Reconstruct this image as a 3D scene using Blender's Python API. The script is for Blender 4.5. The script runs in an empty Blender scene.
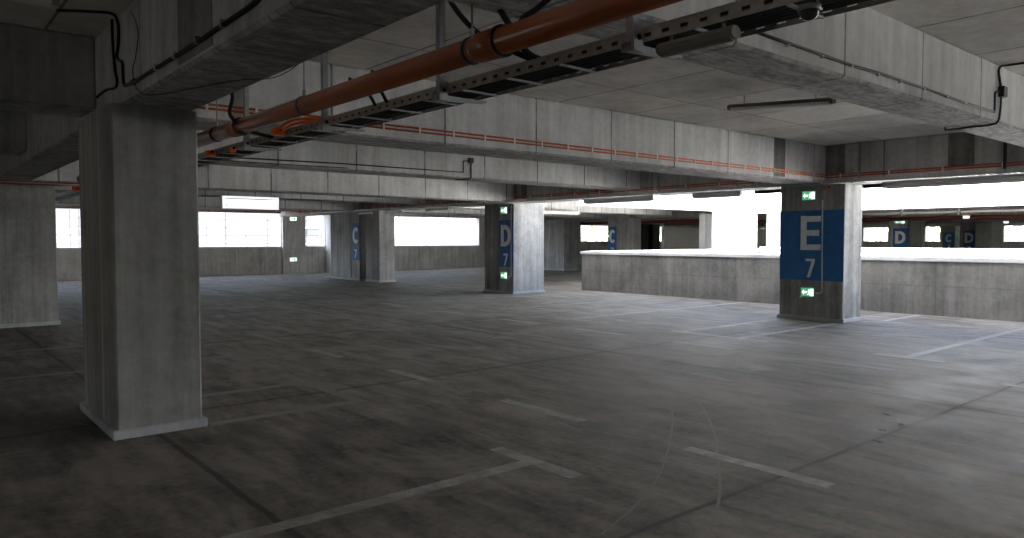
import bpy, bmesh, math, random
from mathutils import Vector, Matrix
random.seed(7)
scn = bpy.context.scene
COL = scn.collection
PI = math.pi

# The garage grid: u runs away to the left of the picture, v away to the right, z up (metres).
def W(p):
    return Vector((p[1], p[0], p[2]))

# ------------------------------------------------------------------ materials
def new_mat(name):
    m = bpy.data.materials.new(name)
    m.use_nodes = True
    nt = m.node_tree
    b = nt.nodes['Principled BSDF']
    return m, nt, b

def plain(name, col, rough=0.5, metal=0.0, var=0.12, scale=14.0, spec=0.4):
    m, nt, b = new_mat(name)
    geo = nt.nodes.new('ShaderNodeNewGeometry')
    n = nt.nodes.new('ShaderNodeTexNoise')
    n.inputs['Scale'].default_value = scale
    n.inputs['Detail'].default_value = 4
    nt.links.new(geo.outputs['Position'], n.inputs['Vector'])
    r = nt.nodes.new('ShaderNodeValToRGB')
    r.color_ramp.elements[0].position = 0.3
    r.color_ramp.elements[1].position = 0.7
    r.color_ramp.elements[0].color = [c * (1 - var) for c in col] + [1]
    r.color_ramp.elements[1].color = [min(1, c * (1 + var)) for c in col] + [1]
    nt.links.new(n.outputs['Fac'], r.inputs['Fac'])
    nt.links.new(r.outputs['Color'], b.inputs['Base Color'])
    b.inputs['Roughness'].default_value = rough
    b.inputs['Metallic'].default_value = metal
    b.inputs['Specular IOR Level'].default_value = spec
    return m

def glow(name, col, strength):
    m, nt, b = new_mat(name)
    b.inputs['Base Color'].default_value = (*col, 1)
    b.inputs['Emission Color'].default_value = (*col, 1)
    b.inputs['Emission Strength'].default_value = strength
    n = nt.nodes.new('ShaderNodeTexNoise')
    n.inputs['Scale'].default_value = 30
    mr = nt.nodes.new('ShaderNodeMapRange')
    mr.inputs['To Min'].default_value = 0.4
    mr.inputs['To Max'].default_value = 0.5
    nt.links.new(n.outputs['Fac'], mr.inputs['Value'])
    nt.links.new(mr.outputs['Result'], b.inputs['Roughness'])
    return m

def mth(nt, op, a, b=None, clamp=False):
    n = nt.nodes.new('ShaderNodeMath')
    n.operation = op
    n.use_clamp = clamp
    for i, x in enumerate((a, b)):
        if x is None:
            continue
        if isinstance(x, (int, float)):
            n.inputs[i].default_value = x
        else:
            nt.links.new(x, n.inputs[i])
    return n.outputs[0]

def mixc(nt, fac, a, b, mode='MIX'):
    n = nt.nodes.new('ShaderNodeMix')
    n.data_type = 'RGBA'
    n.blend_type = mode
    for s, x in ((n.inputs[0], fac), (n.inputs[6], a), (n.inputs[7], b)):
        if isinstance(x, (int, float)):
            s.default_value = x
        elif isinstance(x, tuple):
            s.default_value = (*x, 1)
        else:
            nt.links.new(x, s)
    return n.outputs[2]

def noise(nt, vec, scale, detail=5, rough=0.55, sc=None, dist=0.0):
    if sc:
        mp = nt.nodes.new('ShaderNodeMapping')
        mp.inputs['Scale'].default_value = sc
        nt.links.new(vec, mp.inputs['Vector'])
        vec = mp.outputs[0]
    n = nt.nodes.new('ShaderNodeTexNoise')
    n.inputs['Scale'].default_value = scale
    n.inputs['Detail'].default_value = detail
    n.inputs['Roughness'].default_value = rough
    n.inputs['Distortion'].default_value = dist
    nt.links.new(vec, n.inputs['Vector'])
    return n.outputs['Fac']

def smooth(nt, x, lo, hi, a=0.0, b=1.0):
    n = nt.nodes.new('ShaderNodeMapRange')
    n.interpolation_type = 'SMOOTHSTEP'
    nt.links.new(x, n.inputs['Value'])
    n.inputs['From Min'].default_value = lo
    n.inputs['From Max'].default_value = hi
    n.inputs['To Min'].default_value = a
    n.inputs['To Max'].default_value = b
    return n.outputs['Result']

def grid_line(nt, coord, origin, step, half, wob=None):
    """1 on thin lines coord = origin + k*step"""
    a = mth(nt, 'SUBTRACT', coord, origin)
    if wob is not None:
        a = mth(nt, 'ADD', a, wob)
    a = mth(nt, 'DIVIDE', a, step)
    a = mth(nt, 'ADD', a, 0.5)
    a = mth(nt, 'FRACT', a)
    a = mth(nt, 'SUBTRACT', a, 0.5)
    a = mth(nt, 'ABSOLUTE', a)
    a = mth(nt, 'MULTIPLY', a, step)
    return smooth(nt, a, half * 0.45, half * 1.3, 1.0, 0.0)

def concrete(name, base=(0.36, 0.355, 0.34), contrast=0.35, streak=0.35, stain=0.25, joints=(), rough=0.85,
             tint=(0.29, 0.275, 0.24), bump=0.25, pits=0.5, bands=False, soffit=0.0):
    """cast concrete: cloudy tone, vertical runs, pin holes; joints = (axis 'u'/'v'/'z', origin, step, half width, strength)"""
    m, nt, b = new_mat(name)
    geo = nt.nodes.new('ShaderNodeNewGeometry')
    pos = geo.outputs['Position']
    sep = nt.nodes.new('ShaderNodeSeparateXYZ')
    nt.links.new(pos, sep.inputs[0])
    ax = {'v': sep.outputs[0], 'u': sep.outputs[1], 'z': sep.outputs[2]}
    cloud = noise(nt, pos, 0.9, 6, 0.6, dist=0.4)
    fine = noise(nt, pos, 11.0, 6, 0.7)
    runs = noise(nt, pos, 6.0, 5, 0.65, sc=(1, 1, 0.05))
    st = noise(nt, pos, 1.4, 5, 0.6, sc=(1, 1, 0.25), dist=0.8)
    pit = noise(nt, pos, 70.0, 2, 0.5)
    f = mth(nt, 'MULTIPLY', mth(nt, 'SUBTRACT', cloud, 0.5), contrast * 4.2)
    f = mth(nt, 'ADD', f, mth(nt, 'MULTIPLY', mth(nt, 'SUBTRACT', fine, 0.5), contrast * 2.2))
    f = mth(nt, 'ADD', f, mth(nt, 'MULTIPLY', mth(nt, 'SUBTRACT', runs, 0.5), streak * 4.0))
    f = mth(nt, 'ADD', f, 1.0)
    col = nt.nodes.new('ShaderNodeVectorMath')
    col.operation = 'SCALE'
    col.inputs[0].default_value = base
    nt.links.new(f, col.inputs['Scale'])
    c = col.outputs[0]
    c = mixc(nt, mth(nt, 'MULTIPLY', smooth(nt, st, 0.52, 0.75), stain), c, tuple(x * 0.62 for x in tint))
    c = mixc(nt, mth(nt, 'MULTIPLY', smooth(nt, pit, 0.66, 0.74), pits), c, tuple(x * 0.35 for x in base))
    if bands:      # rusty yellow and pale wash marks running down one face
        bn = noise(nt, pos, 1.0, 3, 0.5, sc=(0.02, 4.2, 0.05))
        c = mixc(nt, smooth(nt, bn, 0.53, 0.62, 0.0, 0.75), c, (0.42, 0.37, 0.20))
        bn2 = noise(nt, pos, 1.0, 3, 0.5, sc=(0.02, 5.5, 0.08))
        c = mixc(nt, smooth(nt, bn2, 0.54, 0.64, 0.0, 0.6), c, (0.56, 0.59, 0.62))
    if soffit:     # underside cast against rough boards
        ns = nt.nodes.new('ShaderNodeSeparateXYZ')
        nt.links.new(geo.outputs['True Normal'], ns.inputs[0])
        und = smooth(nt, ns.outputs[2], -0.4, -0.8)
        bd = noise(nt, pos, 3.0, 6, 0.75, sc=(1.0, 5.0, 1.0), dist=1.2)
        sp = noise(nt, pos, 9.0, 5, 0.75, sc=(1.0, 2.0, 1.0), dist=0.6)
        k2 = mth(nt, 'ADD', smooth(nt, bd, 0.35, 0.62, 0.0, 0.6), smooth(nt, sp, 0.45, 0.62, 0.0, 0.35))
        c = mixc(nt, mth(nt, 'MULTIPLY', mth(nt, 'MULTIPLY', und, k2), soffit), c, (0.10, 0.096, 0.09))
    for (a, o, s, h, k) in joints:
        wob = mth(nt, 'MULTIPLY', mth(nt, 'SUBTRACT', noise(nt, pos, 6.0, 2), 0.5), 0.012)
        ln = grid_line(nt, ax[a], o, s, h, wob)
        brk = smooth(nt, noise(nt, pos, 3.0, 3), 0.25, 0.6, 0.45, 1.0)
        c = mixc(nt, mth(nt, 'MULTIPLY', mth(nt, 'MULTIPLY', ln, k), brk), c, (0.07, 0.068, 0.065))
    nt.links.new(c, b.inputs['Base Color'])
    b.inputs['Roughness'].default_value = rough
    b.inputs['Specular IOR Level'].default_value = 0.3
    bp = nt.nodes.new('ShaderNodeBump')
    bp.inputs['Strength'].default_value = bump
    bp.inputs['Distance'].default_value = 0.01
    nt.links.new(mth(nt, 'ADD', fine, mth(nt, 'MULTIPLY', pit, 0.4)), bp.inputs['Height'])
    nt.links.new(bp.outputs[0], b.inputs['Normal'])
    return m

def floor_material():
    m, nt, b = new_mat('worn_concrete_floor')
    geo = nt.nodes.new('ShaderNodeNewGeometry')
    pos = geo.outputs['Position']
    sep = nt.nodes.new('ShaderNodeSeparateXYZ')
    nt.links.new(pos, sep.inputs[0])
    v, u = sep.outputs[0], sep.outputs[1]
    big = noise(nt, pos, 0.35, 5, 0.6, dist=0.5)
    mid = noise(nt, pos, 1.3, 6, 0.65, sc=(0.8, 1.6, 1), dist=0.6)
    trowel = noise(nt, pos, 2.2, 4, 0.6, sc=(2.2, 0.5, 1), dist=0.3)
    fine = noise(nt, pos, 16.0, 5, 0.7)
    grit = noise(nt, pos, 90.0, 2, 0.5)
    f = mth(nt, 'MULTIPLY', mth(nt, 'SUBTRACT', big, 0.5), 1.5)
    f = mth(nt, 'ADD', f, mth(nt, 'MULTIPLY', mth(nt, 'SUBTRACT', mid, 0.5), 1.5))
    f = mth(nt, 'ADD', f, mth(nt, 'MULTIPLY', mth(nt, 'SUBTRACT', trowel, 0.5), 2.2))
    f = mth(nt, 'ADD', f, mth(nt, 'MULTIPLY', mth(nt, 'SUBTRACT', fine, 0.5), 1.3))
    f = mth(nt, 'ADD', f, 1.0)
    col = nt.nodes.new('ShaderNodeVectorMath')
    col.operation = 'SCALE'
    col.inputs[0].default_value = FLOOR_BASE
    nt.links.new(f, col.inputs['Scale'])
    c = col.outputs[0]
    # dusty wiped patches and dark oily ones
    c = mixc(nt, mth(nt, 'MULTIPLY', smooth(nt, noise(nt, pos, 0.8, 6, 0.7, sc=(1.3, 0.7, 1), dist=1.0), 0.50, 0.64), 0.55),
             c, tuple(x * 1.75 for x in FLOOR_BASE))
    c = mixc(nt, mth(nt, 'MULTIPLY', smooth(nt, noise(nt, pos, 0.55, 5, 0.6, dist=0.9), 0.54, 0.70), 0.3), c, (0.085, 0.073, 0.062))
    c = mixc(nt, mth(nt, 'MULTIPLY', smooth(nt, grit, 0.7, 0.78), 0.5), c, (0.04, 0.036, 0.032))
    wob = mth(nt, 'MULTIPLY', mth(nt, 'SUBTRACT', noise(nt, pos, 1.6, 3), 0.5), 0.05)
    soft = smooth(nt, noise(nt, pos, 0.9, 3), 0.3, 0.6, 0.65, 1.0)
    for co, o, s, h, k in ((v, 7.77, 6.14, 0.028, 0.85), (u, 2.60, 4.55, 0.022, 0.85), (v, 7.77, 6.14, 0.12, 0.25), (u, 2.60, 4.55, 0.08, 0.2)):
        ln = grid_line(nt, co, o, s, h, wob)
        c = mixc(nt, mth(nt, 'MULTIPLY', mth(nt, 'MULTIPLY', ln, k), soft), c, (0.045, 0.041, 0.037))
    nt.links.new(c, b.inputs['Base Color'])
    nt.links.new(smooth(nt, mid, 0.3, 0.75, 0.62, 0.85), b.inputs['Roughness'])
    b.inputs['Specular IOR Level'].default_value = 0.25
    bp = nt.nodes.new('ShaderNodeBump')
    bp.inputs['Strength'].default_value = 0.2
    bp.inputs['Distance'].default_value = 0.004
    nt.links.new(mth(nt, 'ADD', fine, grit), bp.inputs['Height'])
    nt.links.new(bp.outputs[0], b.inputs['Normal'])
    return m

def worn_paint(name, col, cover):
    """road paint rubbed away in patches down to the concrete"""
    m, nt, b = new_mat(name)
    geo = nt.nodes.new('ShaderNodeNewGeometry')
    pos = geo.outputs['Position']
    wear = noise(nt, pos, 5.0, 7, 0.75, dist=0.5)
    big = noise(nt, pos, 0.9, 3, 0.5)
    w = mth(nt, 'ADD', mth(nt, 'MULTIPLY', wear, 0.85), mth(nt, 'MULTIPLY', big, 0.15))
    k = smooth(nt, w, 0.5 - cover * 0.35, 0.78 - cover * 0.1, 1.0, 0.05)
    c = mixc(nt, mth(nt, 'MULTIPLY', k, cover), tuple(x * 1.02 for x in FLOOR_BASE), col)
    c = mixc(nt, smooth(nt, noise(nt, pos, 60, 2), 0.62, 0.75, 0.0, 0.5), c, tuple(x * 0.6 for x in FLOOR_BASE))
    nt.links.new(c, b.inputs['Base Color'])
    b.inputs['Roughness'].default_value = 0.65
    return m

FLOOR_BASE = (0.195, 0.176, 0.154)
M = {}
M['floor'] = floor_material()
M['slab'] = concrete('ceiling_concrete', (0.58, 0.56, 0.525), 0.30, 0.0, 0.25,
                     joints=(('v', 6.81, 1.44, 0.014, 0.9), ('u', 6.06, 2.31, 0.013, 0.8)))
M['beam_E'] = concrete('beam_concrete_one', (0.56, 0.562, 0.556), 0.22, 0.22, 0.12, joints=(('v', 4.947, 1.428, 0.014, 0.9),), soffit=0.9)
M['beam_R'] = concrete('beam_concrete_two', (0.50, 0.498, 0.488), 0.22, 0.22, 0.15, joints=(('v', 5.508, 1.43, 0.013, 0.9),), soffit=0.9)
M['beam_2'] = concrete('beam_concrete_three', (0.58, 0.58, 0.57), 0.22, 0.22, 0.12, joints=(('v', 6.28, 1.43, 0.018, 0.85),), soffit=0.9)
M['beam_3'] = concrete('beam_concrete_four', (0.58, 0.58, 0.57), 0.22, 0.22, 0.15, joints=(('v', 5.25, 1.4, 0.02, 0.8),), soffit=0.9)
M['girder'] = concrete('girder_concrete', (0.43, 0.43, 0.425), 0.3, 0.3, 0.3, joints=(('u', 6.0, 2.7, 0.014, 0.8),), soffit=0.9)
M['pillar'] = concrete('pillar_concrete', (0.35, 0.35, 0.345), 0.32, 0.40, 0.35, tint=(0.36, 0.34, 0.22))
M['pillar_dark'] = concrete('pillar_concrete_rough', (0.30, 0.295, 0.28), 0.40, 0.5, 0.45)
M['pillar_stained'] = concrete('pillar_concrete_stained', (0.31, 0.31, 0.302), 0.30, 0.30, 0.30, bands=True)
M['grout'] = concrete('plinth_grout', (0.45, 0.46, 0.47), 0.25, 0.1, 0.15)
M['patch'] = concrete('dark_mortar', (0.17, 0.165, 0.155), 0.5, 0.4, 0.4)
M['parapet'] = concrete('parapet_concrete', (0.205, 0.203, 0.197), 0.42, 0.32, 0.5, joints=(('u', 6.1, 2.4, 0.012, 0.5), ('z', 0.62, 5.0, 0.012, 0.35)))
M['coping'] = concrete('coping_concrete', (0.66, 0.67, 0.68), 0.15, 0.05, 0.1)
M['wall'] = concrete('wall_concrete', (0.50, 0.50, 0.49), 0.3, 0.35, 0.3, joints=(('v', 21.6, 2.9, 0.02, 0.5),))
M['white_facade'] = concrete('pale_render', (0.80, 0.80, 0.79), 0.06, 0.03, 0.03, bump=0.05, pits=0.1)
M['pvc'] = plain('orange_brown_pvc', (0.31, 0.085, 0.028), 0.25, 0, 0.08, 3, 0.6)
M['orange'] = plain('orange_conduit', (0.62, 0.14, 0.045), 0.5, 0, 0.1)
M['orange_box'] = plain('orange_plastic', (0.80, 0.15, 0.02), 0.45, 0, 0.1)
M['rubber'] = plain('black_rubber', (0.012, 0.012, 0.012), 0.55, 0, 0.2)
M['zinc'] = plain('galvanised_steel', (0.30, 0.31, 0.32), 0.5, 0.6, 0.15, 25)
M['rail'] = plain('dull_galvanised_rail', (0.30, 0.295, 0.265), 0.5, 0.45, 0.15, 25)
M['grey_plastic'] = plain('grey_plastic', (0.36, 0.355, 0.34), 0.5, 0, 0.06)
M['white_plastic'] = plain('white_plastic', (0.72, 0.72, 0.70), 0.45, 0, 0.05)
M['diffuser'] = plain('acrylic_diffuser', (0.72, 0.73, 0.72), 0.10, 0, 0.03, 4, 0.6)
M['blue'] = plain('blue_wall_paint', (0.03, 0.155, 0.40), 0.6, 0, 0.18, 5)
M['letter'] = plain('pale_grey_wall_paint', (0.90, 0.92, 0.93), 0.6, 0, 0.12, 9)
M['exit_green'] = glow('exit_green', (0.10, 0.42, 0.22), 0.22)
M['exit_white'] = glow('exit_white', (0.80, 0.95, 0.85), 0.42)
M['lightbox'] = glow('lightbox_white', (0.95, 0.97, 1.0), 0.29)
M['dark_metal'] = plain('dark_metal', (0.035, 0.035, 0.035), 0.5, 0.3, 0.2)
M['paint_good'] = worn_paint('worn_line_paint', (0.58, 0.57, 0.54), 0.85)
M['paint_mid'] = worn_paint('faded_line_paint', (0.48, 0.475, 0.45), 0.6)
M['paint_faint'] = worn_paint('nearly_gone_line_paint', (0.36, 0.36, 0.33), 0.33)
M['tyre'] = worn_paint('dusty_tyre_track', (0.28, 0.265, 0.24), 0.22)
M['leaf'] = plain('dry_leaf', (0.035, 0.024, 0.014), 0.8)
M['speck'] = plain('pale_litter', (0.55, 0.53, 0.50), 0.8)
M['red_brown'] = plain('red_brown_pipe', (0.16, 0.045, 0.03), 0.5)
M['lamp_grey'] = plain('dusty_grey_housing', (0.16, 0.155, 0.14), 0.5)
M['dark_glass'] = plain('smoked_dome', (0.05, 0.05, 0.05), 0.15, 0, 0.05, 5, 0.6)
M['ground'] = plain('outdoor_ground', (0.38, 0.37, 0.34), 0.9, 0, 0.2, 0.6)

# ------------------------------------------------------------------ mesh helpers
class MB:
    def __init__(self):
        self.bm = bmesh.new()

    def box(self, u0, u1, v0, v1, z0, z1):
        vs = [self.bm.verts.new(W((u, v, z))) for u in (u0, u1) for v in (v0, v1) for z in (z0, z1)]
        for f in ((0, 1, 3, 2), (4, 6, 7, 5), (0, 4, 5, 1), (2, 3, 7, 6), (0, 2, 6, 4), (1, 5, 7, 3)):
            self.bm.faces.new([vs[i] for i in f])
        return self

    def prism(self, pts, off):
        """pts: polygon of (u,v,z); off: extrusion vector (u,v,z)"""
        a = [self.bm.verts.new(W(p)) for p in pts]
        b = [self.bm.verts.new(W((p[0] + off[0], p[1] + off[1], p[2] + off[2]))) for p in pts]
        self.bm.faces.new(a)
        self.bm.faces.new(b[::-1])
        n = len(a)
        for i in range(n):
            self.bm.faces.new((a[i], b[i], b[(i + 1) % n], a[(i + 1) % n]))
        return self

    def tube(self, pts, r, n=10, caps=True):
        P = [W(p) for p in pts]
        rings = []
        up = Vector((0, 0, 1))
        prev = None
        for i, p in enumerate(P):
            if i == 0:
                d = P[1] - P[0]
            elif i == len(P) - 1:
                d = P[-1] - P[-2]
            else:
                d = (P[i + 1] - p).normalized() + (p - P[i - 1]).normalized()
            d.normalize()
            if prev is None:
                s = d.cross(up)
                if s.length < 1e-3:
                    s = d.cross(Vector((1, 0, 0)))
            else:
                s = prev - d * prev.dot(d)
            s.normalize()
            prev = s
            t = d.cross(s)
            rr = r[i] if isinstance(r, (list, tuple)) else r
            rings.append([self.bm.verts.new(p + (s * math.cos(2 * PI * k / n) + t * math.sin(2 * PI * k / n)) * rr) for k in range(n)])
        for a, b in zip(rings, rings[1:]):
            for k in range(n):
                f = self.bm.faces.new((a[k], a[(k + 1) % n], b[(k + 1) % n], b[k]))
                f.smooth = True
        if caps:
            self.bm.faces.new(rings[0][::-1])
            self.bm.faces.new(rings[-1])
        return self

    def build(self, name, mat, parent=None, bevel=0.0, seg=1, upright=False):
        bm = self.bm
        bmesh.ops.recalc_face_normals(bm, faces=bm.faces)
        if bevel:
            es = [e for e in bm.edges if len(e.link_faces) == 2 and e.calc_face_angle(0) > 0.6
                  and (not upright or abs(e.verts[0].co.z - e.verts[1].co.z) > 0.5)]
            bmesh.ops.bevel(bm, geom=es, offset=bevel, segments=seg, affect='EDGES', profile=0.5)
        me = bpy.data.meshes.new(name)
        bm.verts.ensure_lookup_table()
        lo = Vector([min(v.co[i] for v in bm.verts) for i in range(3)])
        hi = Vector([max(v.co[i] for v in bm.verts) for i in range(3)])
        org = Vector(((lo.x + hi.x) / 2, (lo.y + hi.y) / 2, lo.z))
        bmesh.ops.translate(bm, verts=bm.verts, vec=-org)
        bm.to_mesh(me)
        bm.free()
        me.materials.append(M[mat] if isinstance(mat, str) else mat)
        o = bpy.data.objects.new(name, me)
        COL.objects.link(o)
        o.location = org
        if parent is not None:
            o.parent = parent
            o.location = org - world(parent)
        return o

def world(o):
    p = Vector(o.location)
    while o.parent:
        o = o.parent
        p += Vector(o.location)
    return p

def tag(o, label=None, cat=None, group=None, kind=None):
    if label: o['label'] = label
    if cat: o['category'] = cat
    if group: o['group'] = group
    if kind: o['kind'] = kind
    return o

def thing(name, label, cat, at, group=None):
    o = bpy.data.objects.new(name, None)
    COL.objects.link(o)
    o.empty_display_size = 0.2
    o.location = W(at)
    return tag(o, label, cat, group)

def about_eye(pts, k):
    return [(p[0] * k, p[1] * k, 1.6 + (p[2] - 1.6) * k) for p in pts]

def onto_girder(pts):
    k = 1.415 / 1.343
    return [(p[0] * k, p[1] * k if p[1] < 1.36 else p[1], 1.6 + (p[2] - 1.6) * k if p[1] < 1.36 else p[2]) for p in pts]

def bez(p, n=14):
    """smooth curve through control points (Catmull-Rom)"""
    out = []
    q = [p[0]] + list(p) + [p[-1]]
    for i in range(1, len(q) - 2):
        for k in range(n):
            t = k / n
            out.append(tuple(0.5 * ((2 * q[i][j]) + (-q[i - 1][j] + q[i + 1][j]) * t + (2 * q[i - 1][j] - 5 * q[i][j] + 4 * q[i + 1][j] - q[i + 2][j]) * t * t
                                    + (-q[i - 1][j] + 3 * q[i][j] - 3 * q[i + 1][j] + q[i + 2][j]) * t ** 3) for j in range(3)))
    out.append(tuple(p[-1]))
    return out

ZB = 2.68          # underside of the girders
ZM, ZS = 2.71, 2.82    # underside of the main and of the secondary cross beams
ZC = 3.43          # ceiling
G1a, G1b = 1.43, 1.955       # left girder
G2a, G2b = 13.95, 14.55     # girder by the light well
WELL_U, WELL_V0, WELL_V1 = 16.5, 16.75, 26.6
UMIN, UMAX = -9.0, 33.5
VMIN, VMAX = -9.0, 66.0

# ------------------------------------------------------------------ setting: floor and ceiling around the open light well
f = MB()
f.box(UMIN, UMAX, VMIN, WELL_V0 + 0.3, -0.3, 0)
f.box(WELL_U, UMAX, WELL_V0 + 0.3, WELL_V1, -0.3, 0)
f.box(-26, UMAX, WELL_V1, VMAX, -0.3, 0)
floor = tag(f.build('floor', 'floor'), 'dark worn concrete parking deck floor with saw-cut joints and faded bay lines', kind='structure')

c = MB()
c.box(2.6, UMAX, VMIN, G2b, ZC, ZC + 0.3)
c.box(UMIN, 2.6, VMIN, G2b, ZC, ZC + 0.3)
c.box(UMIN, WELL_U + 0.2, G2b, 15.5, ZC, ZC + 0.3)
c.box(WELL_U + 0.2, UMAX, G2b, WELL_V1, ZC, ZC + 0.3)
c.box(-26, UMAX, WELL_V1, VMAX, ZC, ZC + 0.3)
ceiling = tag(c.build('ceiling', 'slab'), 'grey concrete slab ceiling with formwork joint lines', kind='structure')

def line(u0, u1, v0, v1, mat):
    m = MB()
    m.box(u0, u1, v0, v1, 0.0, 0.0016)
    return m.build('painted_line', mat, floor)

h = 0.06
for u0, u1, mt in ((2.28, 3.42, 'paint_good'), (4.53, 5.64, 'paint_good'), (6.83, 7.86, 'paint_good'), (9.11, 10.11, 'paint_mid'), (11.4, 12.4, 'paint_faint'), (13.7, 14.7, 'paint_faint')):
    line(u0, u1, 4.62 - h, 4.62 + h, mt)
for u0, u1, mt in ((1.55, 2.70, 'paint_good'), (3.85, 4.95, 'paint_faint'), (6.09, 7.18, 'paint_good'), (8.26, 9.33, 'paint_mid'), (10.4, 11.5, 'paint_mid'), (12.7, 13.8, 'paint_mid'), (15.0, 16.2, 'paint_mid'), (17.4, 18.6, 'paint_faint')):
    line(u0, u1, 9.36 - h, 9.36 + h, mt)
# bays on the left: stem + cross bar
for us, c0, c1, mt in ((3.93, 3.48, 4.36, 'paint_good'), (10.18, 9.7, 10.65, 'paint_faint'), (12.6, 12.1, 13.1, 'paint_faint'), (1.45, 1.0, 1.9, 'paint_mid')):
    line(us - h, us + h, -2.0, 3.43, mt)
    line(c0, c1, 3.43, 3.43 + 2 * h, mt)
line(6.45, 8.4, 3.43, 3.43 + 2 * h, 'paint_faint')
line(6.46, 6.58, 2.05, 3.43, 'paint_faint')
line(7.72, 7.84, 2.05, 3.43, 'paint_faint')
line(15.9, 17.9, 3.43, 3.43 + 2 * h, 'paint_faint')
# bays by the light well
line(6.2, 8.1, 10.40, 10.52, 'paint_mid')
line(6.68, 6.80, 10.52, 13.7, 'paint_mid')
line(7.82, 7.94, 10.52, 13.7, 'paint_mid')
line(3.69, 4.60, 10.44, 10.56, 'paint_mid')
line(4.12, 4.24, 10.56, 16.7, 'paint_faint')
line(10.1, 11.05, 10.40, 10.52, 'paint_faint')
line(10.5, 10.62, 10.52, 16.7, 'paint_mid')
line(13.0, 13.12, 10.52, 16.7, 'paint_faint')
line(6.3, 6.42, 14.9, 16.7, 'paint_mid')
line(7.9, 10.5, 13.30, 13.40, 'paint_faint')
line(1.45, 1.57, 10.56, 16.7, 'paint_mid')
line(18.5, 20.5, 12.0, 12.12, 'paint_faint')
line(13.0, 17.5, 7.0, 7.12, 'paint_faint')

def track(pts, w):
    p = bez(pts, 10)
    m = MB()
    L, R = [], []
    for i, q in enumerate(p):
        a, b = p[max(0, i - 1)], p[min(len(p) - 1, i + 1)]
        d = Vector((b[0] - a[0], b[1] - a[1])).normalized()
        L.append(m.bm.verts.new(W((q[0] - d.y * w, q[1] + d.x * w, 0.0012))))
        R.append(m.bm.verts.new(W((q[0] + d.y * w, q[1] - d.x * w, 0.0012))))
    for i in range(len(L) - 1):
        m.bm.faces.new((L[i], L[i + 1], R[i + 1], R[i]))
    return m.build('tyre_mark', 'tyre', floor)
track([(6.2, 7.1, 0), (5.2, 6.4, 0), (4.35, 5.62, 0), (3.83, 4.97, 0), (3.2, 4.04, 0), (2.9, 3.45, 0), (2.7, 2.9, 0)], 0.008)
track([(4.6, 6.25, 0), (4.1, 5.8, 0), (3.45, 5.05, 0), (3.24, 4.75, 0), (2.7, 4.0, 0), (2.3, 3.3, 0), (2.05, 2.7, 0)], 0.010)

# ------------------------------------------------------------------ pillars
def pillar(label, u0, u1, v0, v1, z1=ZB, mat='pillar', plinth=True, group='concrete pillars of the parking deck', chamfer=0.015):
    t = thing('concrete_pillar', label, 'pillar', ((u0 + u1) / 2, (v0 + v1) / 2, 0), group)
    t['kind'] = 'thing'
    m = MB(); m.box(u0, u1, v0, v1, 0, z1)
    m.build('shaft', mat, t, bevel=chamfer, upright=True)
    if plinth:
        m = MB(); m.box(u0 - 0.035, u1 + 0.035, v0 - 0.035, v1 + 0.035, 0, 0.075)
        m.build('base_plinth', 'grout', t, bevel=0.008)
    return t

near_pillar = pillar('large square concrete pillar nearest the viewer, standing in front at the left', 6.50, 7.83, 1.325, 1.985, mat='pillar_stained')
left_pillar = pillar('broad concrete pillar at the left picture edge, behind the nearest pillar', 16.1, 17.4, 1.10, 2.33)
E_pillar = pillar('concrete pillar with a full-width blue panel reading E 7 and two exit signs', 6.69, 8.02, 13.9, 14.64, mat='pillar_dark')
D_pillar = pillar('concrete pillar with a blue strip reading D 7 at the middle of the picture', 16.50, 17.19, 13.9, 15.12)
pillar('rear half of the paired pillar, tight behind the pillar marked D 7', 17.22, 17.88, 13.9, 15.12, mat='pillar_dark')
C_front = pillar('plain concrete pillar right of the C 7 pillar, across a dark gap', 24.30, 25.32, 13.9, 14.57)
C_pillar = pillar('concrete pillar with a narrow blue strip reading C 7, left of a dark gap', 25.84, 26.52, 13.9, 14.57)
pillar('wide plain concrete pillar joined to the left of the C 7 pillar', 26.55, 28.3, 13.9, 14.57)
pillar('concrete pillar seen right behind the D 7 pillar, left of the far parapet corner', 27.3, 29.0, 26.4, 27.6, mat='pillar')
C_far = pillar('far concrete pillar with a blue C panel standing behind the parapet', 23.78, 24.36, 26.5, 28.3)
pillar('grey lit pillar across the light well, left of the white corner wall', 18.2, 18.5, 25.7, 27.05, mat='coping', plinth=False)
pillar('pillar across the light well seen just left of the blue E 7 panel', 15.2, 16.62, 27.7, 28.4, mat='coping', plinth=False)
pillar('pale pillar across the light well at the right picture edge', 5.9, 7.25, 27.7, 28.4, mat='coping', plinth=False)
D_far = pillar('dim far pillar with the larger blue D panel, right of E 7', 15.61, 16.58, 39.2, 41.3)
D_far2 = pillar('dim far pillar with a small blue D panel, nearest the right picture edge', 16.65, 17.5, 51.8, 54.4)
C_far2 = pillar('dimmest far pillar with a tiny blue C panel, between the two D pillars', 21.7, 22.6, 63.2, 64.4)
pillar('dark thin post just right of the far blue C panel, apart from the small window', 33.0, 33.4, 39.5, 40.05, mat='dark_metal', plinth=False)
pillar('dark thin post touching the left side of the smallest green window', 33.0, 33.4, 40.5, 41.3, mat='dark_metal', plinth=False)
pillar('pale post in the far hall beside the rightmost far window', 14.85, 15.35, 50.5, 51.0, mat='coping', plinth=False)

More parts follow.
